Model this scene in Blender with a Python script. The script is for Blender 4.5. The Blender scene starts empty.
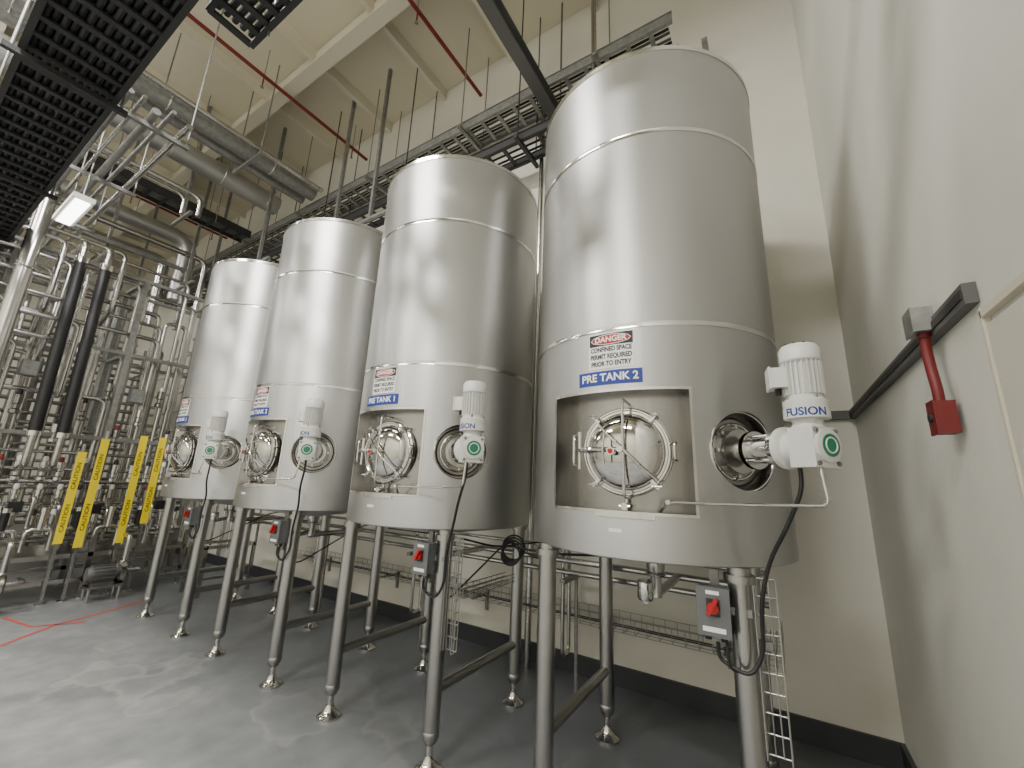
import bpy, bmesh, math, random
from mathutils import Vector, Matrix, Euler
random.seed(7)
sc=bpy.context.scene
COL=sc.collection
pi=math.pi
# ------------------------------------------------------------------ materials
MATS={}
def mat(name,col,rough=0.5,metal=0.0,noise=None,bump=None,emit=None,aniso=0,rvar=None,spec=None,coat=None):
    if name in MATS: return MATS[name]
    m=bpy.data.materials.new(name); m.use_nodes=True; nt=m.node_tree; b=nt.nodes['Principled BSDF']
    b.inputs['Base Color'].default_value=(*col,1); b.inputs['Roughness'].default_value=rough; b.inputs['Metallic'].default_value=metal
    if aniso:
        b.inputs['Anisotropic'].default_value=aniso; b.inputs['Anisotropic Rotation'].default_value=.25
        tg=nt.nodes.new('ShaderNodeTangent'); tg.direction_type='RADIAL'; tg.axis='Z'; nt.links.new(tg.outputs[0],b.inputs['Tangent'])
    if spec is not None: b.inputs['Specular IOR Level'].default_value=spec
    if coat: b.inputs['Coat Weight'].default_value=coat; b.inputs['Coat Roughness'].default_value=.15
    tc=nt.nodes.new('ShaderNodeTexCoord')
    def noisenode(scale,det,stretch=(1,1,1)):
        mp=nt.nodes.new('ShaderNodeMapping'); mp.inputs['Scale'].default_value=stretch
        nt.links.new(tc.outputs['Object'],mp.inputs[0])
        n=nt.nodes.new('ShaderNodeTexNoise'); n.inputs['Scale'].default_value=scale; n.inputs['Detail'].default_value=det
        nt.links.new(mp.outputs[0],n.inputs['Vector']); return n
    if noise:
        col2,scale,stretch=noise
        n=noisenode(scale,5,stretch); r=nt.nodes.new('ShaderNodeValToRGB')
        r.color_ramp.elements[0].position=.35; r.color_ramp.elements[1].position=.68
        r.color_ramp.elements[0].color=(*col,1); r.color_ramp.elements[1].color=(*col2,1)
        nt.links.new(n.outputs[0],r.inputs[0]); nt.links.new(r.outputs[0],b.inputs['Base Color'])
    if rvar:
        lo,hi,scale,stretch=rvar
        n=noisenode(scale,4,stretch); mr=nt.nodes.new('ShaderNodeMapRange')
        mr.inputs['From Min'].default_value=.3; mr.inputs['From Max'].default_value=.7
        mr.inputs['To Min'].default_value=lo; mr.inputs['To Max'].default_value=hi
        nt.links.new(n.outputs[0],mr.inputs[0]); nt.links.new(mr.outputs[0],b.inputs['Roughness'])
    if bump:
        scale,st,stretch=bump
        n=noisenode(scale,4,stretch); bp=nt.nodes.new('ShaderNodeBump'); bp.inputs['Strength'].default_value=st; bp.inputs['Distance'].default_value=.01
        nt.links.new(n.outputs[0],bp.inputs['Height']); nt.links.new(bp.outputs[0],b.inputs['Normal'])
    if emit:
        b.inputs['Emission Color'].default_value=(*emit[0],1); b.inputs['Emission Strength'].default_value=emit[1]
    MATS[name]=m; return m
M_TANK=mat('tank_stainless',(.49,.487,.475),.46,.92,aniso=.70)
M_STEEL=mat('stainless_pipe',(.52,.51,.49),.24,1)
M_LEG=mat('stainless_leg',(.38,.375,.36),.28,1)
M_POL=mat('polished_steel',(.62,.61,.59),.10,1)
M_DOME=mat('manway_dome_steel',(.50,.49,.47),.05,1)
M_BAND=mat('weld_band_steel',(.66,.65,.63),.16,1)
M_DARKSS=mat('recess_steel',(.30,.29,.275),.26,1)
M_GALV=mat('galvanised_steel',(.22,.22,.21),.5,.7,noise=((.30,.30,.285),20,(1,1,1)))
M_GREY=mat('grey_painted_steel',(.10,.10,.096),.5,.2)
M_DARK=mat('dark_steel',(.028,.028,.028),.55,.2)
M_BLACK=mat('black_rubber',(.006,.006,.007),.5)
M_WHITE=mat('white_enamel',(.64,.64,.61),.35)
M_RED=mat('red_plastic',(.40,.004,.004),.4)
M_DRED=mat('red_painted_conduit',(.14,.008,.008),.5)
M_SPR=mat('sprinkler_red',(.17,.012,.010),.5)
M_GREEN=mat('green_badge',(.01,.18,.09),.4)
M_BLUE=mat('blue_sign',(.003,.03,.24),.4)
M_SIGNW=mat('sign_white',(.80,.79,.76),.45)
M_YEL=mat('yellow_label',(.80,.62,.0),.5)
M_BOX=mat('grey_enclosure',(.11,.115,.12),.45)
M_CREAM=mat('cream_painted_steel',(.61,.57,.45),.6)
M_WALL=mat('painted_wall',(.71,.69,.605),.6,noise=((.65,.63,.55),1.3,(1,1,1)),bump=(18,.25,(1,1,1)))
M_WALLR=mat('painted_wall_right',(.68,.67,.61),.6,noise=((.60,.59,.535),1.1,(1,1,1)),bump=(18,.25,(1,1,1)))
M_CEIL=mat('ceiling_paint',(.60,.555,.42),.7)
M_BASE=mat('baseboard_paint',(.035,.038,.043),.5)
M_LAMP=mat('lamp_lens',(1,1,1),.4,emit=((1,.98,.94),10))
M_REDP=mat('red_floor_paint',(.45,.08,.06),.6)
def floor_mat():
    m=bpy.data.materials.new('concrete_floor'); m.use_nodes=True; nt=m.node_tree; b=nt.nodes['Principled BSDF']
    tc=nt.nodes.new('ShaderNodeTexCoord'); N=nt.nodes.new; L=nt.links.new
    n1=N('ShaderNodeTexNoise'); n1.inputs['Scale'].default_value=.8; n1.inputs['Detail'].default_value=6; n1.inputs['Distortion'].default_value=1.2
    n2=N('ShaderNodeTexNoise'); n2.inputs['Scale'].default_value=7; n2.inputs['Detail'].default_value=9
    n3=N('ShaderNodeTexNoise'); n3.inputs['Scale'].default_value=1.6; n3.inputs['Detail'].default_value=3
    r=N('ShaderNodeValToRGB'); e=r.color_ramp.elements
    e[0].position=.36; e[0].color=(.215,.225,.235,1); e[1].position=.64; e[1].color=(.335,.34,.34,1)
    r2=N('ShaderNodeValToRGB'); e=r2.color_ramp.elements
    e[0].position=.3; e[0].color=(.65,.65,.65,1); e[1].position=.7; e[1].color=(1.12,1.12,1.12,1)
    r3=N('ShaderNodeValToRGB'); e=r3.color_ramp.elements; e[0].position=.56; e[0].color=(0,0,0,1); e[1].position=.585; e[1].color=(1,1,1,1)
    x=r3.color_ramp.elements.new(.63); x.color=(.25,.25,.25,1)
    mx=N('ShaderNodeMix'); mx.data_type='RGBA'; mx.blend_type='MULTIPLY'; mx.inputs[0].default_value=.6
    for n in (n1,n2,n3): L(tc.outputs['Object'],n.inputs['Vector'])
    L(n1.outputs[0],r.inputs[0]); L(n2.outputs[0],r2.inputs[0]); L(n3.outputs[0],r3.inputs[0])
    L(r.outputs[0],mx.inputs[6]); L(r2.outputs[0],mx.inputs[7])
    ms=N('ShaderNodeMath'); ms.operation='MULTIPLY'; ms.inputs[1].default_value=.45; L(r3.outputs[0],ms.inputs[0])
    m3=N('ShaderNodeMix'); m3.data_type='RGBA'; m3.inputs[7].default_value=(.44,.43,.40,1); L(ms.outputs[0],m3.inputs[0]); L(mx.outputs[2],m3.inputs[6])
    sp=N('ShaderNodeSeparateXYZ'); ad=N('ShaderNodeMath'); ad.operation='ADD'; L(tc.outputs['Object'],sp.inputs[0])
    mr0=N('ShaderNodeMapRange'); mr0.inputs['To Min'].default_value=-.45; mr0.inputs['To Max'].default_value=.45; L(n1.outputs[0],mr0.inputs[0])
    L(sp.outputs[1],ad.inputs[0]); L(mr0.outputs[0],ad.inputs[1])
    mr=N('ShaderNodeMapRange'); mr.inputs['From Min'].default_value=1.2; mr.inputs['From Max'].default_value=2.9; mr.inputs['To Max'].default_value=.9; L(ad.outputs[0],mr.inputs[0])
    m4=N('ShaderNodeMix'); m4.data_type='RGBA'; m4.inputs[7].default_value=(.085,.093,.105,1); L(mr.outputs[0],m4.inputs[0]); L(m3.outputs[2],m4.inputs[6]); L(m4.outputs[2],b.inputs['Base Color'])  # darker toward back wall: worn coating plus under-tank shade painted into the colour
    mr=N('ShaderNodeMapRange'); mr.inputs['To Min'].default_value=.25; mr.inputs['To Max'].default_value=.55
    L(n1.outputs[0],mr.inputs[0]); L(mr.outputs[0],b.inputs['Roughness'])
    return m
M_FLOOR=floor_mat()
# ------------------------------------------------------------------ mesh builder
class B:
    def __init__(s): s.v=[]; s.f=[]; s.m=[]; s.mats=[]; s.T=Matrix.Identity(4)
    def mi(s,m):
        if m not in s.mats: s.mats.append(m)
        return s.mats.index(m)
    def add(s,vs,fs,m):
        o=len(s.v); k=s.mi(m)
        s.v+= [tuple(s.T@Vector(v)) for v in vs]
        for f in fs: s.f.append(tuple(o+i for i in f)); s.m.append(k)
    def box(s,c,size,m,rot=None):
        hx,hy,hz=[x/2 for x in size]; R=rot.to_matrix() if rot else Matrix.Identity(3)
        vs=[Vector(c)+R@Vector((x,y,z)) for x in(-hx,hx) for y in(-hy,hy) for z in(-hz,hz)]
        s.add(vs,[(0,1,3,2),(4,6,7,5),(0,4,5,1),(2,3,7,6),(0,2,6,4),(1,5,7,3)],m)
    def bar(s,p0,p1,w,h,m):
        p0=Vector(p0);p1=Vector(p1); d=(p1-p0); L=d.length; q=d.to_track_quat('X','Z')
        s.box((p0+p1)/2,(L,w,h),m,q.to_euler())
    def lathe(s,prof,p0,d,m,seg=24,cap=True):
        p0=Vector(p0); d=Vector(d).normalized(); a=d.orthogonal().normalized(); b=d.cross(a)
        vs=[];fs=[]
        for (r,h) in prof:
            for i in range(seg):
                t=2*pi*i/seg; vs.append(p0+d*h+(a*math.cos(t)+b*math.sin(t))*r)
        n=len(prof)
        for j in range(n-1):
            for i in range(seg):
                i2=(i+1)%seg; fs.append((j*seg+i,j*seg+i2,(j+1)*seg+i2,(j+1)*seg+i))
        if cap: fs.append(tuple(range(seg))[::-1]); fs.append(tuple((n-1)*seg+i for i in range(seg)))
        s.add(vs,fs,m)
    def cyl(s,p0,p1,r,m,seg=16):
        p0=Vector(p0);p1=Vector(p1); s.lathe([(r,0),(r,(p1-p0).length)],p0,p1-p0,m,seg)
    def torus(s,c,d,R,r,m,seg=40,ms=10):
        c=Vector(c); d=Vector(d).normalized(); a=d.orthogonal().normalized(); b=d.cross(a); vs=[];fs=[]
        for i in range(seg):
            t=2*pi*i/seg; e=a*math.cos(t)+b*math.sin(t)
            for j in range(ms):
                u=2*pi*j/ms; vs.append(c+e*(R+r*math.cos(u))+d*(r*math.sin(u)))
        for i in range(seg):
            for j in range(ms):
                fs.append((i*ms+j,((i+1)%seg)*ms+j,((i+1)%seg)*ms+(j+1)%ms,i*ms+(j+1)%ms))
        s.add(vs,fs,m)
    def tube(s,pts,r,m,seg=10,fil=0.0,n=5):
        P=[Vector(p) for p in pts]
        if fil>0 and len(P)>2:
            Q=[P[0]]
            for i in range(1,len(P)-1):
                a=P[i-1]-P[i]; b=P[i+1]-P[i]; L=min(fil,a.length*.45,b.length*.45)
                A=P[i]+a.normalized()*L; C=P[i]+b.normalized()*L
                for k in range(n+1):
                    t=k/n; Q.append(A*(1-t)**2+P[i]*2*t*(1-t)+C*t*t)
            Q.append(P[-1]); P=Q
        vs=[];fs=[]; nrm=None
        for i,p in enumerate(P):
            if i==0: d=P[1]-P[0]
            elif i==len(P)-1: d=P[-1]-P[-2]
            else: d=(P[i+1]-P[i]).normalized()+(P[i]-P[i-1]).normalized()
            if d.length<1e-9: d=Vector((0,0,1))
            d.normalize()
            if nrm is None: nrm=d.orthogonal().normalized()
            else:
                nrm=nrm-d*nrm.dot(d)
                nrm=nrm.normalized() if nrm.length>1e-6 else d.orthogonal().normalized()
            b=d.cross(nrm)
            for k in range(seg):
                t=2*pi*k/seg; vs.append(p+(nrm*math.cos(t)+b*math.sin(t))*r)
        for i in range(len(P)-1):
            for k in range(seg):
                k2=(k+1)%seg; fs.append((i*seg+k,i*seg+k2,(i+1)*seg+k2,(i+1)*seg+k))
        fs.append(tuple(range(seg))[::-1]); fs.append(tuple((len(P)-1)*seg+k for k in range(seg)))
        s.add(vs,fs,m)
    def mesh(s,name,smooth=True):
        me=bpy.data.meshes.new(name); me.from_pydata(s.v,[],s.f)
        for m in s.mats: me.materials.append(m)
        me.polygons.foreach_set('material_index',s.m)
        bm=bmesh.new(); bm.from_mesh(me); bmesh.ops.recalc_face_normals(bm,faces=bm.faces); bm.to_mesh(me); bm.free()
        if smooth:
            me.shade_smooth(); me.set_sharp_from_angle(angle=math.radians(35))
        return me
    def obj(s,name,parent=None,loc=(0,0,0),smooth=True,bevel=0):
        o=bpy.data.objects.new(name,s.mesh(name,smooth)); COL.objects.link(o); o.location=loc
        if parent: o.parent=parent
        return o
def linkobj(name,me,parent=None,loc=(0,0,0)):
    o=bpy.data.objects.new(name,me); COL.objects.link(o); o.location=loc
    if parent: o.parent=parent
    return o
def empty(name,loc=(0,0,0)):
    o=bpy.data.objects.new(name,None); COL.objects.link(o); o.location=loc; o.empty_display_size=.1; return o
def textmesh(txt,size,m,bold=0.0):
    cu=bpy.data.curves.new('t','FONT'); cu.body=txt; cu.size=size; cu.align_x='CENTER'; cu.align_y='CENTER'; cu.offset=bold
    o=bpy.data.objects.new('t',cu); COL.objects.link(o); bpy.context.view_layer.update()
    me=bpy.data.meshes.new_from_object(o.evaluated_get(bpy.context.evaluated_depsgraph_get()))
    vs=[v.co.copy() for v in me.vertices]; fs=[tuple(p.vertices) for p in me.polygons]
    bpy.data.objects.remove(o); bpy.data.meshes.remove(me); return vs,fs
# ------------------------------------------------------------------ room
XR,YB,XL,YF,ZC=.53,3.80,-17.0,-6.5,7.6
def slab(name,c,size,m):
    b=B(); b.box((0,0,0),size,m); return b.obj(name,loc=c,smooth=False)
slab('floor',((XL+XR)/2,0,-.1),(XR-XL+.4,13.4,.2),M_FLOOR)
slab('wall_back',((XL+XR)/2,YB+.1,ZC/2),(XR-XL+.4,.2,ZC),M_WALL)
slab('wall_right',(XR+.1,(YF+YB)/2,ZC/2),(.2,YB-YF,ZC),M_WALLR)
slab('wall_left',(XL-.1,(YF+YB)/2,ZC/2),(.2,YB-YF,ZC),M_WALL)
slab('wall_front',((XL+XR)/2,YF-.1,ZC/2),(XR-XL+.4,.2,ZC),M_WALL)
slab('ceiling',((XL+XR)/2,(YF+YB)/2,ZC+.1),(XR-XL+.4,YB-YF+.4,.2),M_CEIL)
b=B(); b.box((0,0,0),(XR-XL,.025,.15),M_BASE); b.obj('baseboard_back',loc=((XL+XR)/2,YB-.0125,.075))
b=B(); b.box((0,0,0),(.025,2.2,.15),M_BASE); b.obj('baseboard_right',loc=(XR-.0125,YB-.025-1.1,.075))
bb=B()
for y in (2.37,-.2,-2.8,-5.2):
    bb.box(((XL+XR)/2,y,ZC-.02-.16),(XR-XL,.03,.32),M_CREAM); bb.box(((XL+XR)/2,y,ZC-.35),(XR-XL,.18,.03),M_CREAM); 
bb.obj('ceiling_beam')
bj=B()
x=XL+.6
while x<XR:
    bj.box((x,(YF+YB)/2,ZC-.09),(.06,YB-YF,.18),M_CREAM); x+=1.25
bj.obj('ceiling_joist')
# ------------------------------------------------------------------ TANK
R=.688; ZB=1.289; ZT=4.07; S=1.6347; X0=-.6205; YT=2.576; A=.4547
def P(az,z,r=R):
    a=math.radians(az); return Vector((r*math.sin(a),-r*math.cos(a),z))
def frame(az,z):
    a=math.radians(az); u=Vector((math.cos(a),math.sin(a),0)); n=Vector((math.sin(a),-math.cos(a),0))
    return Matrix(((u.x,0,n.x,0),(u.y,0,n.y,0),(0,1,0,z),(0,0,0,1)))   # local x=tangent, y=up, z=outward
def body_mesh():
    b=B(); seg=160
    prof=[(.02,ZB-.10),(.3,ZB-.06),(.64,ZB-.005),(R-.012,ZB),(R-.002,ZB+.006),(R,ZB+.018),(R,ZT-.03),(R-.006,ZT-.012),(R-.02,ZT),(R-.05,ZT+.01),(.45,ZT+.06),(.2,ZT+.09),(.02,ZT+.1)]
    b.lathe(prof,(0,0,0),(0,0,1),M_TANK,seg)
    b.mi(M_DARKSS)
    o=b.obj('tmp_body')
    c=B(); az0,az1,z0,z1=-30,28,1.495,2.045; n=24; vs=[];fs=[]
    for i in range(n+1):
        a=az0+(az1-az0)*i/n
        vs+= [P(a,z0,.60),P(a,z1,.60),P(a,z1,.8),P(a,z0,.8)]
    for i in range(n):
        for k in range(4):
            k2=(k+1)%4; fs.append((i*4+k,i*4+k2,(i+1)*4+k2,(i+1)*4+k))
    fs+=[(3,2,1,0),tuple(n*4+k for k in range(4))]
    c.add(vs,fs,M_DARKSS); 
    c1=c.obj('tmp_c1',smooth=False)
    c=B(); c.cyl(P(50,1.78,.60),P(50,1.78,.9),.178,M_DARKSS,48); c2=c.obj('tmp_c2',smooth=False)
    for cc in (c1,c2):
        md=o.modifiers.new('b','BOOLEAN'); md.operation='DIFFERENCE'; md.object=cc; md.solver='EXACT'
        try: md.material_mode='TRANSFER'
        except Exception: pass
    bpy.context.view_layer.update()
    me=bpy.data.meshes.new_from_object(o.evaluated_get(bpy.context.evaluated_depsgraph_get()))
    for t in (o,c1,c2): bpy.data.objects.remove(t)
    me.name='tank_shell'; me.shade_smooth(); me.set_sharp_from_angle(angle=math.radians(30))
    return me
ME_BODY=body_mesh()
def strip(b,az0,az1,z0,z1,r,t,m,n=20):
    vs=[];fs=[]
    for i in range(n+1):
        a=az0+(az1-az0)*i/n; vs+=[P(a,z0,r),P(a,z1,r),P(a,z1,r+t),P(a,z0,r+t)]
    for i in range(n):
        for k in range(4):
            k2=(k+1)%4; fs.append((i*4+k,i*4+k2,(i+1)*4+k2,(i+1)*4+k))
    fs+=[(3,2,1,0),tuple(n*4+k for k in range(4))]
    b.add(vs,fs,m)
b=B()
for z in (2.37,3.48):
    b.lathe([(R-.002,z-.013),(R+.003,z-.012),(R+.0015,z-.004),(R+.0015,z+.004),(R+.003,z+.012),(R-.002,z+.013)],(0,0,0),(0,0,1),M_BAND,160,cap=False)
b.lathe([(R-.004,ZT-.05),(R+.005,ZT-.048),(R+.005,ZT-.02),(R-.004,ZT-.018)],(0,0,0),(0,0,1),M_BAND,160,cap=False)
strip(b,-31.0,29.0,2.045,2.058,R-.004,.007,M_BAND); strip(b,-31.0,29.0,1.482,1.495,R-.004,.007,M_BAND)
strip(b,-31.1,-30,1.482,2.058,R-.004,.007,M_BAND,2); strip(b,28,29.1,1.482,2.058,R-.004,.007,M_BAND,2)
strip(b,-8,14,1.466,1.482,R-.004,.010,M_BAND,8)
strip(b,-2.8,2.2,1.402,1.418,R-.001,.003,M_SIGNW,4)
n=P(50,0,1).normalized()
b.torus(P(50,1.78,R-.024),n,.180,.007,M_POL,48)
ME_BANDS=b.mesh('tank_bands')
b=B()
for sx in(-1,1):
    for sy in(-1,1):
        x,y=sx*A,sy*A
        b.lathe([(.062,0),(.062,.03)],(x,y,ZB-.06),(0,0,1),M_LEG,20)
        b.cyl((x,y,.20),(x,y,ZB+.0),.047,M_LEG,24)
        b.lathe([(.047,.2),(.050,.195),(.050,.17),(.036,.14),(.030,.135)],(x,y,0),(0,0,1),M_LEG,24)
        b.cyl((x,y,.03),(x,y,.15),.02,M_POL,16)
        b.lathe([(.078,.0),(.078,.014),(.07,.02),(.045,.035),(.03,.06),(.026,.075)],(x,y,0),(0,0,1),M_POL,28)
    b.cyl((sx*A,-A+.03,.40),(sx*A,A-.03,.40),.030,M_LEG,20)
b.lathe([(.05,0),(.05,.05),(.03,.1),(.03,.2)],(0,0,ZB-.08),(0,0,-1),M_STEEL,20)
b.torus((0,0,ZB-.16),(0,0,1),.045,.01,M_POL,24,8)
ME_LEGS=b.mesh('tank_legs')
# manway: domed round door, yoke bar, hinge arm on the left, wing-nut clamps at the rim
b=B(); b.T=frame(3,1.765)
rr=.198
b.lathe([(rr+.012,.585),(rr+.012,.612),(rr,.62),(rr,.632)],(0,0,0),(0,0,1),M_POL,64,cap=False)
b.torus((0,0,.632),(0,0,1),rr,.009,M_POL,64)
b.lathe([(rr-.006,.636),(rr-.016,.637),(rr-.022,.632)],(0,0,0),(0,0,1),M_POL,64,cap=False)
dome=[((rr-.022)*math.cos(t),.632+.066*math.sin(t)) for t in [math.radians(a) for a in (0,6,14,24,34,46,58,70,80,89)]]
b.lathe(dome,(0,0,0),(0,0,1),M_DOME,64,cap=True)
for t_ in (48,132,228,312):
    t=math.radians(t_); e=Vector((math.cos(t),math.sin(t),0))
    b.cyl(e*(rr+.016)+Vector((0,0,.60)),e*(rr+.016)+Vector((0,0,.672)),.009,M_POL,12)
    b.bar(e*(rr-.02)+Vector((0,0,.655)),e*(rr+.028)+Vector((0,0,.655)),.014,.010,M_POL)
    b.cyl(e*(rr+.016)+Vector((-.022,0,.676)),e*(rr+.016)+Vector((.022,0,.676)),.0045,M_POL,8)
b.tube([(.012,.232,.61),(.012,.232,.725),(.012,-.21,.725),(.012,-.21,.62)],.0065,M_POL,8,fil=.03)
b.tube([(-.245,-.075,.60),(-.245,-.075,.665),(-.245,.075,.665),(-.245,.075,.60)],.007,M_POL,8,fil=.02)
b.cyl((-.222,-.09,.645),(-.222,.09,.645),.010,M_POL,12)
b.tube([(-.225,.0,.65),(-.16,.0,.726),(-.0,.0,.726)],.010,M_POL,10,fil=.03)
b.tube([(.14,-.13,.675),(.06,-.05,.728),(-.03,.04,.735),(-.10,.11,.715)],.006,M_POL,8,fil=.04)
b.tube([(.222,.04,.60),(.222,.04,.655),(.222,-.04,.655),(.222,-.04,.60)],.006,M_POL,8,fil=.02)
b.cyl((0,0,.69),(0,0,.746),.014,M_POL,20)
b.tube([(-.075,-.07,.735),(-.075,.0,.754),(-.075,.07,.735)],.006,M_POL,8,fil=.03)
b.cyl((-.04,-.01,.715),(-.04,-.01,.752),.018,M_POL,16); b.cyl((-.04,-.01,.752),(-.04,-.01,.755),.012,M_RED,16)
b.cyl((0,-.205,.63),(0,-.285,.63),.009,M_POL,12); b.cyl((0,-.25,.62),(0,-.25,.68),.016,M_POL,14); b.cyl((-.025,-.25,.675),(.025,-.25,.675),.005,M_POL,8)
b.T=Matrix.Identity(4)
b.tube([P(16,1.50,.66),P(18,1.545,.735),P(30,1.545,.735),P(42,1.55,.80),Vector((.775,-.72,1.565)),Vector((.765,-.69,1.70))],.0065,M_STEEL,10,fil=.03)
b.cyl(P(18,1.545,.685),P(18,1.545,.75),.010,M_POL,10)
ME_MAN=b.mesh('tank_manway')
b=B(); b.T=frame(50,1.78)
b.lathe([(.160,.60),(.160,.612),(.15,.62),(.05,.62)],(0,0,0),(0,0,1),M_DARKSS,40)
b.torus((0,0,.62),(0,0,1),.128,.007,M_POL,40,8)
b.lathe([(.10,.62),(.10,.655),(.06,.66)],(0,0,0),(0,0,1),M_STEEL,32)
for k in range(8):
    t=2*pi*k/8; b.cyl((math.cos(t)*.112,math.sin(t)*.112,.615),(math.cos(t)*.112,math.sin(t)*.112,.637),.009,M_POL,6)
b.cyl((0,0,.65),(0,0,.72),.046,M_STEEL,24); b.lathe([(.082,0),(.082,.022)],(0,0,.715),(0,0,1),M_POL,32)
b.lathe([(.06,0),(.056,.05),(.056,.12)],(0,0,.737),(0,0,1),M_POL,28); b.lathe([(.085,0),(.085,.02)],(0,0,.85),(0,0,1),M_POL,32)
for k in range(4):
    t=2*pi*k/4+.78; b.cyl((math.cos(t)*.07,math.sin(t)*.07,.74),(math.cos(t)*.07,math.sin(t)*.07,.85),.007,M_POL,8)
b.lathe([(.085,0),(.085,.02),(.065,.03),(.06,.07)],(0,0,.87),(0,0,1),M_WHITE,28)
b.box((0,-.005,.985),(.125,.15,.10),M_WHITE); b.lathe([(.062,0),(.062,.012),(.05,.016)],(0,0,1.035),(0,0,1),M_WHITE,28)
b.lathe([(.042,0),(.042,.003)],(0,0,1.051),(0,0,1),M_GREEN,28)
b.torus((0,0,1.054),(0,0,1),.028,.003,M_WHITE,24,6)
for a_ in (-1,1):
    for c_ in(-1,1): b.cyl((a_*.05,c_*.06-.005,1.03),(a_*.05,c_*.06-.005,1.043),.009,M_GALV,6)
b.T=Matrix.Translation(P(50,0,.975))
b.lathe([(.058,1.85),(.05,1.865),(.05,1.905),(.07,1.92),(.075,1.94),(.075,1.955),(.062,1.965),(.062,1.975)],(0,0,0),(0,0,1),M_WHITE,32)
b.lathe([(.056,1.975),(.056,2.115)],(0,0,0),(0,0,1),M_WHITE,32)
for k in range(24):
    t=2*pi*k/24; e=Vector((math.cos(t),math.sin(t),0)); b.box(e*.061+Vector((0,0,2.045)),(.018,.0035,.13),M_WHITE,Euler((0,0,t)))
b.lathe([(.066,2.112),(.071,2.118),(.071,2.165),(.060,2.182),(.02,2.186)],(0,0,0),(0,0,1),M_WHITE,32)
for k in range(10):
    t=2*pi*k/10; e=Vector((math.cos(t),math.sin(t),0)); b.box(e*.045+Vector((0,0,2.186)),(.022,.006,.003),M_DARK,Euler((0,0,t)))
b.T=Matrix.Translation(P(50,0,.975))@Matrix.Rotation(math.radians(8),4,'Z')
b.box((-.085,0,2.05),(.055,.085,.08),M_WHITE); b.box((-.115,0,2.05),(.008,.092,.088),M_WHITE); b.cyl((-.085,0,2.01),(-.085,0,1.985),.012,M_BLACK,10)
for k in range(4):
    t=2*pi*k/4+.4; b.cyl((math.cos(t)*.062,math.sin(t)*.062,1.905),(math.cos(t)*.062,math.sin(t)*.062,1.975),.007,M_GALV,6)
vs,fs=textmesh('FUSION',.042,None,.0012)
b.T=Matrix.Identity(4)
gc=P(50,0,.975)
def wrapz(vs,c,rad,azc,z): 
    out=[]
    for v in vs:
        a=math.radians(azc)+v.x/rad; out.append(Vector((c.x+rad*math.sin(a),c.y-rad*math.cos(a),z+v.y)))
    return out
b.lathe([(.0765,1.885),(.0765,1.925)],(gc.x,gc.y,0),(0,0,1),M_WHITE,40)
b.add(wrapz(vs,gc,.0772,-5,1.905),fs,M_BLUE)
ME_AGI=b.mesh('agitator')
b=B(); g=gc
b.tube([g+Vector((-.04,.02,1.72)),g+Vector((-.04,.02,1.62)),g+Vector((-.10,.04,1.48)),Vector((A+.115,-A-.07,1.33)),Vector((A+.075,-A-.07,1.17)),Vector((A+.07,-A-.06,.99)),Vector((A+.02,-A-.08,.90)),Vector((A-.09,-A-.07,.94)),Vector((A-.09,-A-.07,1.0))],.008,M_BLACK,8,fil=.09)
b.tube([Vector((A-.06,-A-.07,1.01)),Vector((A-.05,-A-.09,.92)),Vector((A-.0,-A+.06,.86)),Vector((A-.0,.2,1.12)),Vector((A-.1,A+.2,1.15))],.006,M_BLACK,8,fil=.08)
ME_CAB=b.mesh('agitator_cable')
b=B()
b.lathe([(.12,0),(.12,.06),(.14,.065),(.14,.08),(.02,.1)],(-.15,.1,ZT+.05),(0,0,1),M_POL,28)
b.tube([(.25,.3,ZT+.03),(.25,.3,ZT+.28),(.25,.75,ZT+.28)],.02,M_STEEL,10,fil=.06)
b.tube([(-.3,.35,ZT+.02),(-.3,.35,ZT+.20),(-.3,.8,ZT+.20),(-.3,.8,ZT-2.6)],.018,M_STEEL,10,fil=.06)
ME_TOP=b.mesh('tank_top_fittings')
def curved(b,vs,fs,azc,zc,r,m):
    b.add([P(azc+math.degrees(v.x/R),zc+v.y,r) for v in vs],fs,m)
def stripdisc(b,rx,ry,azc,zc,r,m,n=16):
    vs=[];fs=[]
    for i in range(n+1):
        x=-rx+2*rx*i/n; y=ry*math.sqrt(max(0,1-(x/rx)**2)); vs+=[Vector((x,-y,0)),Vector((x,y,0))]
    for i in range(n): fs.append((2*i,2*i+2,2*i+3,2*i+1))
    curved(b,vs,fs,azc,zc,r,m)
def danger_mesh():
    b=B(); az=-1.2
    w=math.degrees(.116/R)
    strip(b,az-w,az+w,2.163,2.348,R+.0005,.002,M_SIGNW,12)
    strip(b,az-w*.96,az+w*.96,2.281,2.343,R+.0026,.0004,M_BLACK,12)
    stripdisc(b,.103,.0265,az,2.312,R+.0034,M_SIGNW); stripdisc(b,.100,.0235,az,2.312,R+.0038,M_RED)
    vs,fs=textmesh('DANGER',.040,None,.0012); curved(b,vs,fs,az,2.312,R+.0046,M_SIGNW)
    for t,z in (('CONFINED SPACE',2.261),('PERMIT REQUIRED',2.224),('PRIOR TO ENTRY',2.187)):
        vs,fs=textmesh(t,.033,None,.0013); curved(b,[Vector((v.x*.78,v.y,0)) for v in vs],fs,az,z,R+.0034,M_BLACK)
    return b.mesh('danger_sign',smooth=False)
def label_mesh(t):
    b=B(); az=-2.2; w=math.degrees(.163/R)
    strip(b,az-w,az+w,2.081,2.152,R+.0005,.002,M_BLUE,14)
    vs,fs=textmesh(t,.054,None,.0014); curved(b,vs,fs,az,2.1165,R+.0034,M_SIGNW)
    return b.mesh('tank_label',smooth=False)
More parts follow.
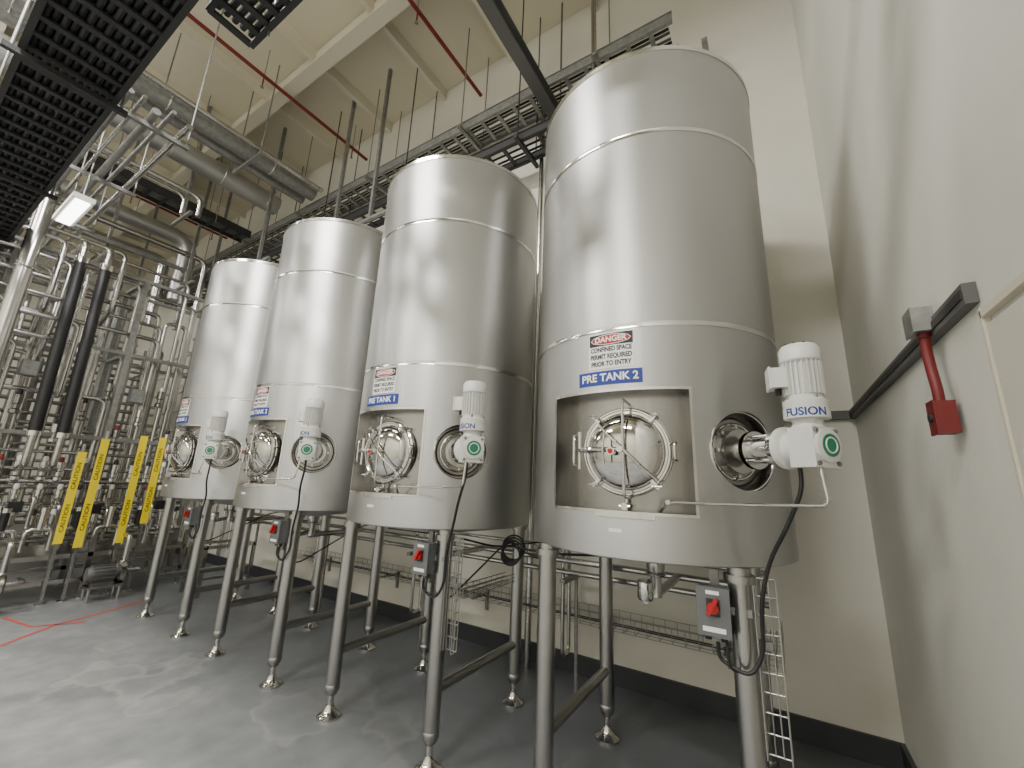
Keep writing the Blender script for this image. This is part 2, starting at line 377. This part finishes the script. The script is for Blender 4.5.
ME_D=danger_mesh(); LB={k:label_mesh(k) for k in('PRE TANK 2','PRE TANK 1','MIX TANK 2','MIX TANK 1')}
def disc_mesh():
    b=B()
    b.box((0,0,0),(.115,.075,.175),M_BOX); b.box((0,-.041,0),(.125,.012,.185),M_BOX)
    b.box((0,-.048,.016),(.050,.006,.065),M_DARK); b.box((0,-.0485,.072),(.05,.003,.014),M_SIGNW)
    b.cyl((0,-.05,.016),(0,-.068,.016),.022,M_RED,20); b.box((0,-.074,.024),(.016,.018,.070),M_RED,Euler((0,.5,0)))
    b.box((0,-.0485,-.066),(.085,.003,.018),M_SIGNW)
    for x in(-.03,.03): b.cyl((x,0,-.0875),(x,0,-.115),.013,M_BLACK,12)
    b.box((.075,.03,.0),(.12,.012,.03),M_GALV); b.box((.0,.045,.0),(.035,.02,.30),M_GALV)
    return b.mesh('disconnect')
ME_DISC=disc_mesh()
names=['PRE TANK 2','PRE TANK 1','MIX TANK 2','MIX TANK 1']
for i in range(4):
    loc=(X0-S*i,YT,0)
    e=empty('stainless_steel_tank',loc)
    linkobj('tank_shell',ME_BODY,e); linkobj('seam_bands',ME_BANDS,e); linkobj('legs',ME_LEGS,e)
    linkobj('manway',ME_MAN,e); linkobj('agitator_drive',ME_AGI,e); linkobj('power_cable',ME_CAB,e); linkobj('top_fittings',ME_TOP,e)
    linkobj('danger_sign',ME_D,None,loc); linkobj('tank_label_sign',LB[names[i]],None,loc)
    linkobj('disconnect_switch',ME_DISC,None,(loc[0]+A-.095,YT-A-.065,1.12))
# ------------------------------------------------------------------ under-tank piping
b=B()
for k,(y,z,r) in enumerate(((3.18,1.02,.022),(3.28,1.10,.016),(3.25,.92,.02))):
    b.cyl((-7.0,y,z),(-.1,y,z),r,M_STEEL,12)
for i in range(4):
    x=X0-S*i
    b.tube([(x,YT,1.13),(x,YT,1.02),(x,3.18,1.02)],.024,M_STEEL,12,fil=.06)
    b.lathe([(.035,0),(.042,.01),(.042,.09),(.035,.1)],(x-.02,2.42,1.02),(0,0,1),M_POL,20); b.cyl((x-.02,2.42,1.02),(x-.02,2.60,1.05),.02,M_STEEL,12)
    b.tube([(x-.9,3.28,1.10),(x-.9,3.28,.3),(x-.9,3.4,.3),(x-.9,3.4,4.6)],.016,M_STEEL,10,fil=.06)
    b.box((x-.82,3.24,.88),(.04,.3,.03),M_GALV); b.cyl((x-.82,3.36,0),(x-.82,3.36,.88),.015,M_GALV,8)
b.obj('cip_pipework')
b=B()
for k in range(5):
    b.torus((-1.62,2.62+.01*k,1.10+.012*k),(.35,-1,.2),.065+.004*k,.006,M_BLACK,32,8)
b.tube([(-1.6,2.65,1.15),(-1.3,2.75,1.13),(-1.0,2.9,1.14),(-.6,2.92,1.15)],.008,M_BLACK,8,fil=.1)
b.tube([(-1.6,2.65,1.16),(-1.9,2.8,1.11),(-2.4,2.9,1.13),(-3.2,2.92,1.12)],.008,M_BLACK,8,fil=.1)
b.tube([(-1.62,2.64,1.17),(-1.63,3.27,1.13)],.006,M_BLACK,8)
b.obj('cable_coil')
def basket(b,p0,ax,L,w,h,up,m,step=.09):
    p0=Vector(p0); ax=Vector(ax).normalized(); up=Vector(up).normalized(); side=ax.cross(up)
    r=.003
    prof=[side*(-w/2)+up*h,side*(-w/2)+up*h*.5,side*(-w/2),side*(-w/6),side*(w/6),side*(w/2),side*(w/2)+up*h*.5,side*(w/2)+up*h]
    for q in prof: b.cyl(p0+q,p0+q+ax*L,r,m,6)
    k=0
    while k*step<=L:
        c=p0+ax*(k*step); b.tube([c+prof[0],c+prof[2],c+prof[5],c+prof[7]],r,m,6); k+=1
M_WIRE=mat('zinc_wire',(.38,.38,.36),.35,.9)
b=B(); basket(b,(-5.6,3.58,.50),(1,0,0),5.45,.2,.10,(0,0,1),M_WIRE)
for x in(-5.2,-3.9,-2.6,-1.3,-.4): b.box((x,3.66,.485),(.03,.27,.02),M_GALV); b.box((x,3.785,.42),(.03,.02,.18),M_GALV)
b.tube([(-5.5,3.58,.52),(-3,3.59,.515),(-.2,3.58,.52)],.01,M_BLACK,8)
b.obj('wire_basket_tray')
for i in (0,1):
    x=X0-S*i+A+.09; y=YT-A
    b=B(); basket(b,(x,y+.02,.62),(0,0,1),.64,.08,.05,(0,-1,0),M_WIRE,.07)
    basket(b,(x,y+.05,.90),(0,1,0),.6,.08,.05,(0,0,1),M_WIRE,.07)
    b.box((x-.05,y+.02,1.0),(.12,.02,.03),M_GALV)
    b.obj('vertical_wire_basket')
# ------------------------------------------------------------------ right wall objects
b=B(); b.box((XR-.016,2.69,2.175),(.030,2.22,.062),M_GREY)
b.box((.30,YB-.017,2.175),(.42,.030,.062),M_GREY)
b.box((XR-.033,2.69,2.175),(.004,2.2,.026),M_DARK); b.obj('strut_channel')
b=B(); b.box((.480,1.90,2.205),(.055,.095,.085),M_GALV); b.box((.451,1.90,2.205),(.005,.100,.090),M_GALV)
b.cyl((.480,1.91,2.245),(.480,1.91,2.265),.013,M_GALV,12); b.cyl((.480,1.94,2.21),(.480,1.965,2.21),.016,M_GALV,12); b.obj('junction_box')
b=B(); b.tube([(.485,1.895,2.165),(.485,1.905,2.10),(.487,1.900,2.02),(.487,1.885,1.97),(.487,1.885,1.92)],.015,M_DRED,14,fil=.05)
b.cyl((.485,1.895,2.165),(.485,1.895,2.145),.020,M_DRED,14)
b.box((.490,1.885,1.865),(.050,.068,.105),M_DRED); b.box((.463,1.885,1.865),(.006,.075,.112),M_DRED)
b.cyl((.461,1.885,1.865),(.453,1.885,1.865),.015,M_DARK,16)
b.obj('red_electrical_outlet')
b=B(); b.box((XR-.009,.95,1.03),(.014,1.16,2.06),mat('door_beige',(.58,.55,.47),.6)); b.obj('door_1')
b=B(); b.box((XR-.010,1.55,1.055),(.018,.014,2.11),M_CREAM); b.box((XR-.010,.95,2.095),(.018,1.2,.02),M_CREAM); b.obj('trim_1')
# ------------------------------------------------------------------ overhead trays
def ladder(b,p0,p1,w,h,m,step=.23):
    p0=Vector(p0);p1=Vector(p1); d=(p1-p0); L=d.length; d.normalize(); side=d.cross(Vector((0,0,1)))
    for s in(-1,1):
        q=side*s*w/2; b.bar(p0+q,p1+q,.012,h,m)
        b.bar(p0+q+Vector((0,0,h/2)),p1+q+Vector((0,0,h/2)),.035,.008,m); b.bar(p0+q-Vector((0,0,h/2)),p1+q-Vector((0,0,h/2)),.035,.008,m)
    k=0
    while k*step<L:
        c=p0+d*(k*step); b.bar(c-side*w/2-Vector((0,0,h*.3)),c+side*w/2-Vector((0,0,h*.3)),.045,.02,m); k+=1
def hangers(b,xs,y,z,w,m,r=.008):
    for x in xs:
        for s in(-1,1): b.cyl((x,y+s*w/2,z-.06),(x,y+s*w/2,ZC),r,m,8)
        b.bar((x,y-w/2-.05,z-.07),(x,y+w/2+.05,z-.07),.04,.04,m)
b=B(); ladder(b,(-14,3.47,6.02),(-.45,3.47,6.02),.36,.12,M_GALV); 
for k in range(6): b.cyl((-14,3.34+.05*k,6.02+.01*(k%3)),(-.5,3.34+.05*k,6.02+.01*(k%3)),.014,M_BLACK if k%3==1 else M_GREY,8)
hangers(b,[-1.2,-3.0,-4.8,-6.6,-8.4,-10.2],3.47,6.02,.46,M_GALV); b.obj('cable_ladder_tray')
b=B(); ladder(b,(-12,3.40,5.38),(-.9,3.40,5.38),.32,.10,M_DARK)
for k in range(3): b.cyl((-12,3.30+.08*k,5.38),(-1.0,3.30+.08*k,5.38),.013,M_BLACK,8)
hangers(b,[-2.1,-3.9,-5.7,-7.5],3.40,5.38,.42,M_DARK); b.obj('cable_ladder_tray')
b=B(); x,z=-1.78,5.75
b.box((x,1.3,z),(.012,4.9,.16),M_GREY); b.box((x,1.3,z+.08),(.12,4.9,.012),M_GREY); b.box((x,1.3,z-.08),(.12,4.9,.012),M_GREY)
for y in(-.9,1.3,3.6): b.cyl((x,y,z),(x,y,ZC),.012,M_GREY,8)
b.obj('steel_i_beam')
b=B(); b.cyl((-1.25,3.3,4.4),(-1.25,3.3,ZC),.022,M_STEEL,12); b.cyl((-2.02,3.62,.0),(-2.02,3.62,6.25),.03,M_STEEL,16); b.obj('riser_pipe')
b=B(); b.bar((-.75,3.66,5.7),(-.15,3.66,5.7),.06,.06,M_GALV); b.bar((-.2,3.4,5.7),(-.2,3.8,5.7),.05,.05,M_GALV); b.bar((-.7,3.4,5.7),(-.7,3.8,5.7),.05,.05,M_GALV); b.obj('tray_support_bracket')
for x,y0 in((-5.72,-3),(-3.18,-1),(-10.9,-3)):
    b=B(); b.cyl((x,y0,7.12),(x,YB,7.12),.026,M_SPR,12)
    y=y0+.5
    while y<YB: b.cyl((x,y,6.93),(x,y,7.12),.010,M_SPR,8); b.cyl((x,y,7.12),(x,y,ZC),.006,M_GALV,6); b.lathe([(.02,0),(.025,.01)],(x,y,6.92),(0,0,1),M_GALV,10); y+=1.5
    b.obj('sprinkler_pipe')
b=B(); b.cyl((-6.15,-2,6.15),(-6.15,3.2,6.15),.12,M_GALV,24); b.cyl((-6.46,-2,6.15),(-6.46,3.2,6.15),.07,M_GALV,16); b.cyl((-5.90,-2,6.12),(-5.90,3.2,6.12),.035,M_STEEL,14)
for y in(-.4,.9,2.2): b.torus((-6.15,y+.3,6.15),(0,1,0),.121,.012,M_STEEL,28,8)
for y in(-1.,.6,2.2): b.bar((-6.6,y,6.01),(-5.8,y,6.01),.04,.04,M_GALV); b.cyl((-6.57,y,6.02),(-6.57,y,ZC),.01,M_GALV,8); b.cyl((-5.83,y,6.02),(-5.83,y,ZC),.01,M_GALV,8)
b.obj('overhead_header_pipe')
M_DUCT=mat('duct_sheet_metal',(.42,.42,.41),.38,.85)
b=B(); b.cyl((-7.35,-3,6.35),(-7.35,3.2,6.35),.17,M_DUCT,32)
for k in range(9): b.torus((-7.35,-2.6+.7*k,6.35),(0,1,0),.171,.010,M_DUCT,32,6)
b.tube([(-9.75,-3,6.1),(-9.75,2.8,6.1),(-9.75,2.8,4.8)],.15,M_DUCT,28,fil=.35,n=8)
for y in(-1.5,.2,1.9):
    for xx in (-7.35,-9.75): b.cyl((xx,y,6.2),(xx,y,ZC),.008,M_GALV,8)
b.obj('ventilation_duct')
b=B(); ladder(b,(-8.3,-2,6.0),(-8.3,3.2,6.0),.35,.12,M_DARK)
for k in range(5): b.cyl((-8.42+.06*k,-2,6.0),(-8.42+.06*k,3.2,6.0),.02,M_GREY,8)
for y in(-.8,.9,2.6):
    for s in(-.2,.2): b.cyl((-8.3+s,y,5.9),(-8.3+s,y,ZC),.008,M_GALV,8)
b.obj('cable_ladder_tray')
b=B()
for (x,y,z0) in((-4.4,3.1,5.0),(-5.3,3.15,4.7),(-6.9,2.9,4.9),(-7.6,2.0,5.4),(-8.8,2.6,4.8),(-9.4,1.6,5.0),(-9.2,3.1,4.6),(-10.8,2.4,4.6)):
    b.box((x,y,(z0+ZC)/2),(.045,.045,ZC-z0),M_GALV); b.bar((x-.35,y,z0+.03),(x+.35,y,z0+.03),.04,.04,M_GALV)
b.obj('strut_hanger')
b=B()
for k,(x,z,r,m) in enumerate(((-9.0,5.5,.05,M_STEEL),(-9.3,5.3,.04,M_GALV),(-10.2,5.7,.09,M_STEEL),(-10.6,5.2,.04,M_STEEL),(-11.6,5.6,.08,M_GALV),(-12.4,5.3,.05,M_STEEL),(-6.95,5.55,.035,M_STEEL),(-7.1,5.55,.025,M_STEEL))):
    b.tube([(x,-2.5,z),(x,2.9-.15*k,z),(x,2.9-.15*k,z-1.0-.2*k if x<-8 else z-.3)],r,m,14,fil=.18)
b.obj('overhead_pipe_run')
b=B(); y0,y1,z=.03,.50,4.35
ladder(b,(-13,(y0+y1)/2,z),(-1.0,(y0+y1)/2,z),y1-y0,.14,M_DARK,.18)
for k in range(11): b.cyl((-13,y0+.03+.041*k,z-.02+.012*(k%2)),(-1.0,y0+.03+.041*k,z-.02+.012*(k%2)),.020,M_BLACK,8)
b.box((-7,(y0+y1)/2,z+.05),(12,y1-y0-.02,.006),M_DARK)
for x in(-2,-4,-6,-8,-10):
    for yy in(y0-.04,y1+.04): b.cyl((x,yy,z-.12),(x,yy,ZC),.01,M_GALV,8)
    b.bar((x,y0-.08,z-.12),(x,y1+.08,z-.12),.04,.04,M_DARK)
b.obj('cable_tray_bundle')
b=B()
for k,(y,z,r,m) in enumerate(((-.16,4.2,.04,M_STEEL),(-.32,4.25,.06,M_STEEL),(.66,4.95,.025,M_GALV),(.76,4.98,.018,M_STEEL),(.86,4.90,.035,M_GALV),(.98,5.0,.02,M_GALV),(1.12,4.95,.03,M_STEEL))):
    b.cyl((-13,y,z),(-4.7 if y>0 else -1.2,y,z),r,m,12)
for x in(-4.9,-6.4,-8,-9.6):
    b.bar((x,.58,4.84),(x,1.2,4.84),.04,.04,M_GALV); b.cyl((x,.6,4.84),(x,.6,ZC),.008,M_GALV,8); b.cyl((x,1.18,4.84),(x,1.18,ZC),.008,M_GALV,8)
    b.bar((x,-.4,4.13),(x,-.1,4.13),.04,.04,M_GALV); b.cyl((x,-.40,4.15),(x,-.40,ZC),.008,M_GALV,8)
b.obj('overhead_pipe_run')
b=B(); ladder(b,(-2.82,.74,4.5),(.2,.74,4.5),.26,.09,M_DARK,.12)
for k in range(5): b.cyl((-2.78,.64+.05*k,4.5),(.2,.64+.05*k,4.5),.021,M_BLACK,8)
for x in(-2.6,-.8):
    for yy in(.60,.88): b.cyl((x,yy,4.42),(x,yy,ZC),.008,M_GALV,8)
b.obj('cable_ladder_tray')
# ------------------------------------------------------------------ left process piping
rnd=random.Random(3)
def valve(b,x,y,z,m=M_POL):
    b.lathe([(.04,0),(.05,.01),(.05,.05),(.03,.07),(.03,.12),(.045,.13),(.045,.24),(.03,.25)],(x,y,z),(0,0,1),rnd.choice((m,m,M_DARKSS)),18)
    b.lathe([(.026,.25),(.026,.29),(.018,.31)],(x,y,z),(0,0,1),rnd.choice((M_WHITE,M_BLACK,M_BLACK,M_DRED)),12)
b=B()
for k in range(9):
    z=2.5+.26*k; x=-8.0-.18*(k%4)-rnd.random()*.3; y1=1.0+rnd.random()*1.5; r=rnd.choice((.025,.032,.038))
    b.tube([(x,-1.5,z),(x,y1,z),(x,y1,.95+.1*(k%3))],r,M_STEEL,12,fil=.10)
for k in range(8):
    x=-8.2-.2*rnd.random(); y=.3+.33*k+rnd.random()*.1; z=3.1+rnd.random()*1.3; r=rnd.choice((.02,.025,.03)); yy=y+.2+rnd.random()*.5
    b.tube([(x,y,.9),(x,y,z),(x,yy,z),(x,yy,1.0)],r,M_STEEL,12,fil=.09)
for k in range(14):
    z=2.9+.13*k; x=-7.72-.05*(k%3); y1=.1+.13*((k*5)%11)+rnd.random()*.2; r=rnd.choice((.022,.028,.034))
    b.tube([(x,-2.2,z),(x,y1,z),(x,y1,z-.5-rnd.random()*.8),(x-.35,y1,z-.9-rnd.random()*.5)],r,M_STEEL,12,fil=.09)
for k in range(6):
    z=.85+.22*k; b.cyl((-8.1,-.8,z),(-8.1,3.0,z),.022,M_STEEL,12); b.cyl((-8.6,-.8,z+.1),(-8.6,3.2,z+.1),.022,M_STEEL,12)
for y in(-.8,.6,1.9,3.0):
    for x in(-8.0,-8.9): b.box((x,y,2.2),(.06,.06,4.4),M_GALV)
for z in(1.95,3.2,4.38):
    for x in(-8.0,-8.9): b.box((x,1.1,z),(.05,3.9,.05),M_GALV)
    for y in(-.8,.6,1.9,3.0): b.box((-8.45,y,z),(.9,.05,.05),M_GALV)
for k in range(14):
    y=.2+.2*k; valve(b,-8.0,y,1.85+.32*(k%3)); 
for y,z in((1.0,2.75),(2.1,2.6)):
    b.box((-7.93,y,z),(.10,.16,.2),M_BOX); b.box((-7.875,y,z),(.01,.14,.18),M_GALV)
b.obj('process_pipe_rack')
b=B()
b.cyl((-7.55,.66,0.0),(-7.55,.66,4.9),.080,M_STEEL,24); b.torus((-7.55,.66,2.5),(0,0,1),.085,.015,M_POL,28,8); b.torus((-7.55,.66,3.9),(0,0,1),.085,.015,M_POL,28,8)
b.tube([(-7.55,.66,4.85),(-7.55,.66,5.1),(-7.55,-.6,5.1)],.08,M_STEEL,20,fil=.15); b.obj('vertical_product_pipe')
b=B()
for y in(1.10,1.34):
    b.cyl((-7.55,y,4.2),(-7.55,y+.05,1.95),.06,M_BLACK,20); b.lathe([(.07,0),(.07,.08)],(-7.55,y,4.18),(0,0,1),M_POL,20); b.lathe([(.07,0),(.07,.06)],(-7.55,y+.05,1.90),(0,0,1),M_POL,20); b.tube([(-7.55,y+.05,1.92),(-7.55,y+.05,1.55),(-7.9,y+.05,1.5)],.035,M_STEEL,14,fil=.1)
    b.tube([(-7.55,y,4.24),(-7.55,y,4.4+y*.08),(-8.5,y,4.4+y*.08)],.04,M_STEEL,14,fil=.08)
b.obj('black_insulated_pipe')
b=B()
for row,z in enumerate((.72,1.02,1.36)):
    for k in range(17):
        y=-.1+.18*k+rnd.random()*.05; x=-7.7-.12*row; valve(b,x,y,z)
    b.cyl((-7.7-.12*row,-.6,z),(-7.7-.12*row,2.9,z),.028,M_STEEL,14); b.cyl((-7.86-.12*row,-.6,z-.08),(-7.86-.12*row,2.9,z-.08),.024,M_STEEL,14)
for k in range(14):
    y=-.3+.23*k; b.tube([(-7.62,y,.6),(-7.50,y,.6),(-7.50,y,1.0+.25*rnd.random()),(-7.7,y,1.15)],.018,M_STEEL,10,fil=.06)
    if k%3==0: b.box((-7.55,y+.1,.95+.2*rnd.random()),(.08,.12,.12),M_BLACK)
for k in range(9):
    y=-.2+.3*k; b.tube([(-7.42,y,.58),(-7.42,y,.82),(-7.42,y+.22,.82),(-7.42,y+.22,.58)],.024,M_STEEL,12,fil=.07); b.cyl((-7.42,y+.11,.82),(-7.42,y+.11,1.02),.036,rnd.choice((M_POL,M_BLACK)),14); b.cyl((-7.42,y+.11,1.02),(-7.42,y+.11,1.07),.045,rnd.choice((M_BLACK,M_DRED,M_POL)),14)
for y in(-.6,.7,1.9,2.9):
    for x in(-7.38,-8.3): b.box((x,y,.36),(.05,.05,.72),M_STEEL); b.lathe([(.05,0),(.05,.015)],(x,y,0),(0,0,1),M_POL,16)
for z in(.22,.5):
    for x in(-7.38,-8.3): b.box((x,1.15,z),(.05,3.5,.05),M_STEEL)
b.box((-7.84,1.15,.52),(.92,3.55,.02),M_DARKSS)
b.obj('valve_manifold_skid')
for y in(.35,1.2,2.2):
    b=B(); b.lathe([(.10,0),(.13,.02),(.13,.07),(.09,.09)],(-7.1,y,.30),(0,-1,0),M_POL,24); b.lathe([(.085,.09),(.095,.11),(.095,.33),(.08,.36)],(-7.1,y,.30),(0,-1,0),M_GREY,24)
    for k in range(16):
        t=2*pi*k/16; b.box((-7.1+.098*math.cos(t),y-.22,.30+.098*math.sin(t)),(.016,.2,.006),M_GREY,Euler((0,-t,0)))
    b.cyl((-7.1,y-.03,.42),(-7.1,y-.03,.62),.028,M_STEEL,14); b.tube([(-7.1,y,.30),(-7.1,y+.14,.30),(-7.3,y+.14,.30)],.03,M_STEEL,14,fil=.06); b.tube([(-7.1,y-.03,.6),(-7.1,y-.03,.72),(-7.36,y-.03,.72)],.028,M_STEEL,14,fil=.06)
    b.box((-7.1,y-.18,.16),(.22,.34,.03),M_STEEL); 
    for a_ in(-.09,.09):
        for c_ in(-.14,.14): b.cyl((-7.1+a_,y-.18+c_,0),(-7.1+a_,y-.18+c_,.16),.014,M_STEEL,10)
    b.box((-7.1,y-.2,.19),(.10,.2,.04),M_GREY); b.obj('centrifugal_pump')
for (y,x,z0,z1) in((1.56,-7.28,.66,1.74),(1.74,-7.28,.60,1.92),(2.12,-7.28,.62,2.0),(2.33,-7.28,.85,2.0)):
    b=B(); b.box((x,y,(z0+z1)/2),(.012,.080,z1-z0),M_YEL); b.box((x-.025,y,(z1+.1)/2),(.03,.03,z1+.1),M_STEEL)
    L=(z1-z0)
    vs,fs=textmesh('CAUTION',.055,None,.0005)
    for c in (.27,.73): b.add([Vector((x+.008,y-v.y,z0+L*c+v.x*1.3)) for v in vs],fs,M_BLACK)
    b.lathe([(.05,0),(.05,.012)],(x-.025,y,0),(0,0,1),M_STEEL,16); b.obj('caution_marker_post')
b=B()
for k in range(7):
    z=1.5+.42*k; b.cyl((-14,3.55,z),(-7.2,3.55,z),.025,M_STEEL,12)
for k in range(10):
    x=-7.3-.28*k; z=2.6+rnd.random()*2.2; b.tube([(x,3.45,.4),(x,3.45,z),(x,3.25,z+.0),(x,3.15,z)],rnd.choice((.02,.028)),M_STEEL,10,fil=.09)
for x in(-8,-10,-12,-14): b.box((x,3.66,2.4),(.05,.05,4.4),M_GALV); b.box((x,3.73,2.8),(.04,.14,.05),M_GALV); b.box((x,3.73,1.2),(.04,.14,.05),M_GALV)
b.obj('pipe_bank')
b=B()
for k in range(6):
    x=-10.0-.5*k
    for j in range(6):
        y=-1+.75*j+rnd.random()*.3; z=3+rnd.random()*2; y=min(y,3.1); b.tube([(x,y,0.02),(x,y,z),(x-.4,y,z),(x-.4,y,.5)],rnd.choice((.025,.035,.05)),rnd.choice((M_STEEL,M_STEEL,M_GALV,M_DARKSS)),10,fil=.1)
    z=2.2+.4*k; b.cyl((x,-2,z),(x,3.1,z),.035,M_STEEL,12); b.cyl((x,-2,z+.15),(x,3.1,z+.15),.03,M_STEEL,12)
for (x,y) in((-10.2,.4),(-10.4,2.2),(-11.4,1.3)):
    b.lathe([(.25,.35),(.32,.4),(.32,2.0),(.25,2.12),(.05,2.2)],(x,y,0),(0,0,1),M_STEEL,32)
    for k in range(3):
        t=2*pi*k/3; b.cyl((x+.25*math.cos(t),y+.25*math.sin(t),0),(x+.25*math.cos(t),y+.25*math.sin(t),.5),.025,M_STEEL,10)
b.obj('process_pipe_rack')
b=B()
for x in(-6.35,-6.8):
    for y in(2.75,3.35): b.box((x,y,.3),(.04,.04,.6),M_STEEL)
for y in(2.75,3.35): b.box((-6.575,y,.6),(.49,.04,.04),M_STEEL); b.box((-6.575,y,.12),(.45,.03,.03),M_STEEL)
for x in(-6.35,-6.8): b.box((x,3.05,.6),(.04,.6,.04),M_STEEL); b.box((x,3.05,.12),(.03,.6,.03),M_STEEL)
b.obj('skid_frame')
def fline(b,pts,w,m,z=.003):
    P_=[Vector((p[0],p[1],z)) for p in pts]; vs=[];fs=[]
    for i,p in enumerate(P_):
        d=(P_[min(i+1,len(P_)-1)]-P_[max(i-1,0)]).normalized(); n_=Vector((-d.y,d.x,0))*w/2; vs+=[p-n_,p+n_]
    for i in range(len(P_)-1): fs.append((2*i,2*i+2,2*i+3,2*i+1))
    b.add(vs,fs,m)
b=B(); fline(b,[(-5.2,.7),(-5.9,1.05),(-6.3,1.5),(-6.5,2.0),(-6.75,2.45)],.04,M_REDP); fline(b,[(-6.95,1.25),(-6.4,1.35),(-6.2,1.7)],.035,M_REDP)
b.obj('floor_marking_line',smooth=False)
# ------------------------------------------------------------------ lamps
def lamp(x,y,z,en,sx=1.8,sy=.6,col=(1,.985,.95),up=True):
    b=B(); b.box((0,0,.05),(sx+.06,sy+.06,.06),M_WHITE); b.box((0,0,.015),(sx,sy,.012),M_LAMP)
    for s in(-1,1): b.cyl((s*sx*.4,0,.07),(s*sx*.4,0,ZC-z),.008,M_GALV,8)
    b.obj('ceiling_light',loc=(x,y,z))
    L=bpy.data.lights.new('lamp','AREA'); L.shape='RECTANGLE'; L.size=sx; L.size_y=sy; L.energy=en; L.color=col
    o=bpy.data.objects.new('area_light',L); COL.objects.link(o); o.location=(x,y,z-.01)
    if up:
        L=bpy.data.lights.new('lamp_up','AREA'); L.shape='RECTANGLE'; L.size=sx; L.size_y=sy; L.energy=en*.12; L.color=col
        o=bpy.data.objects.new('area_light_up',L); COL.objects.link(o); o.location=(x,y,z+.1); o.rotation_euler=(pi,0,0)
lamp(-3.2,-.9,6.6,420); lamp(-7.2,-.9,6.6,300); lamp(-11.5,-.9,6.6,190)
lamp(-1.3,-3.8,6.6,350); lamp(-5.5,-4.2,6.6,270); lamp(-11,-4.2,6.6,170)
lamp(-6.62,.78,4.40,20,.8,.12,up=False)
w=bpy.data.worlds.new('world'); sc.world=w; w.use_nodes=True; w.node_tree.nodes['Background'].inputs[0].default_value=(.9,.9,.85,1); w.node_tree.nodes['Background'].inputs[1].default_value=.3
# ------------------------------------------------------------------ camera
yaw,pitch,roll=.5671,.2339,.0432
F=Vector((-math.sin(yaw)*math.cos(pitch),math.cos(yaw)*math.cos(pitch),math.sin(pitch)))
R0=Vector((math.cos(yaw),math.sin(yaw),0)); U0=R0.cross(F)
Rv=R0*math.cos(roll)+U0*math.sin(roll); U=-R0*math.sin(roll)+U0*math.cos(roll)
cam=bpy.data.cameras.new('camera'); cam.sensor_width=36; cam.lens=410.84/1024*36; cam.clip_start=.05
co=bpy.data.objects.new('camera',cam); COL.objects.link(co)
co.matrix_world=Matrix(((Rv.x,U.x,-F.x,0),(Rv.y,U.y,-F.y,0),(Rv.z,U.z,-F.z,1.6),(0,0,0,1)))
sc.camera=co
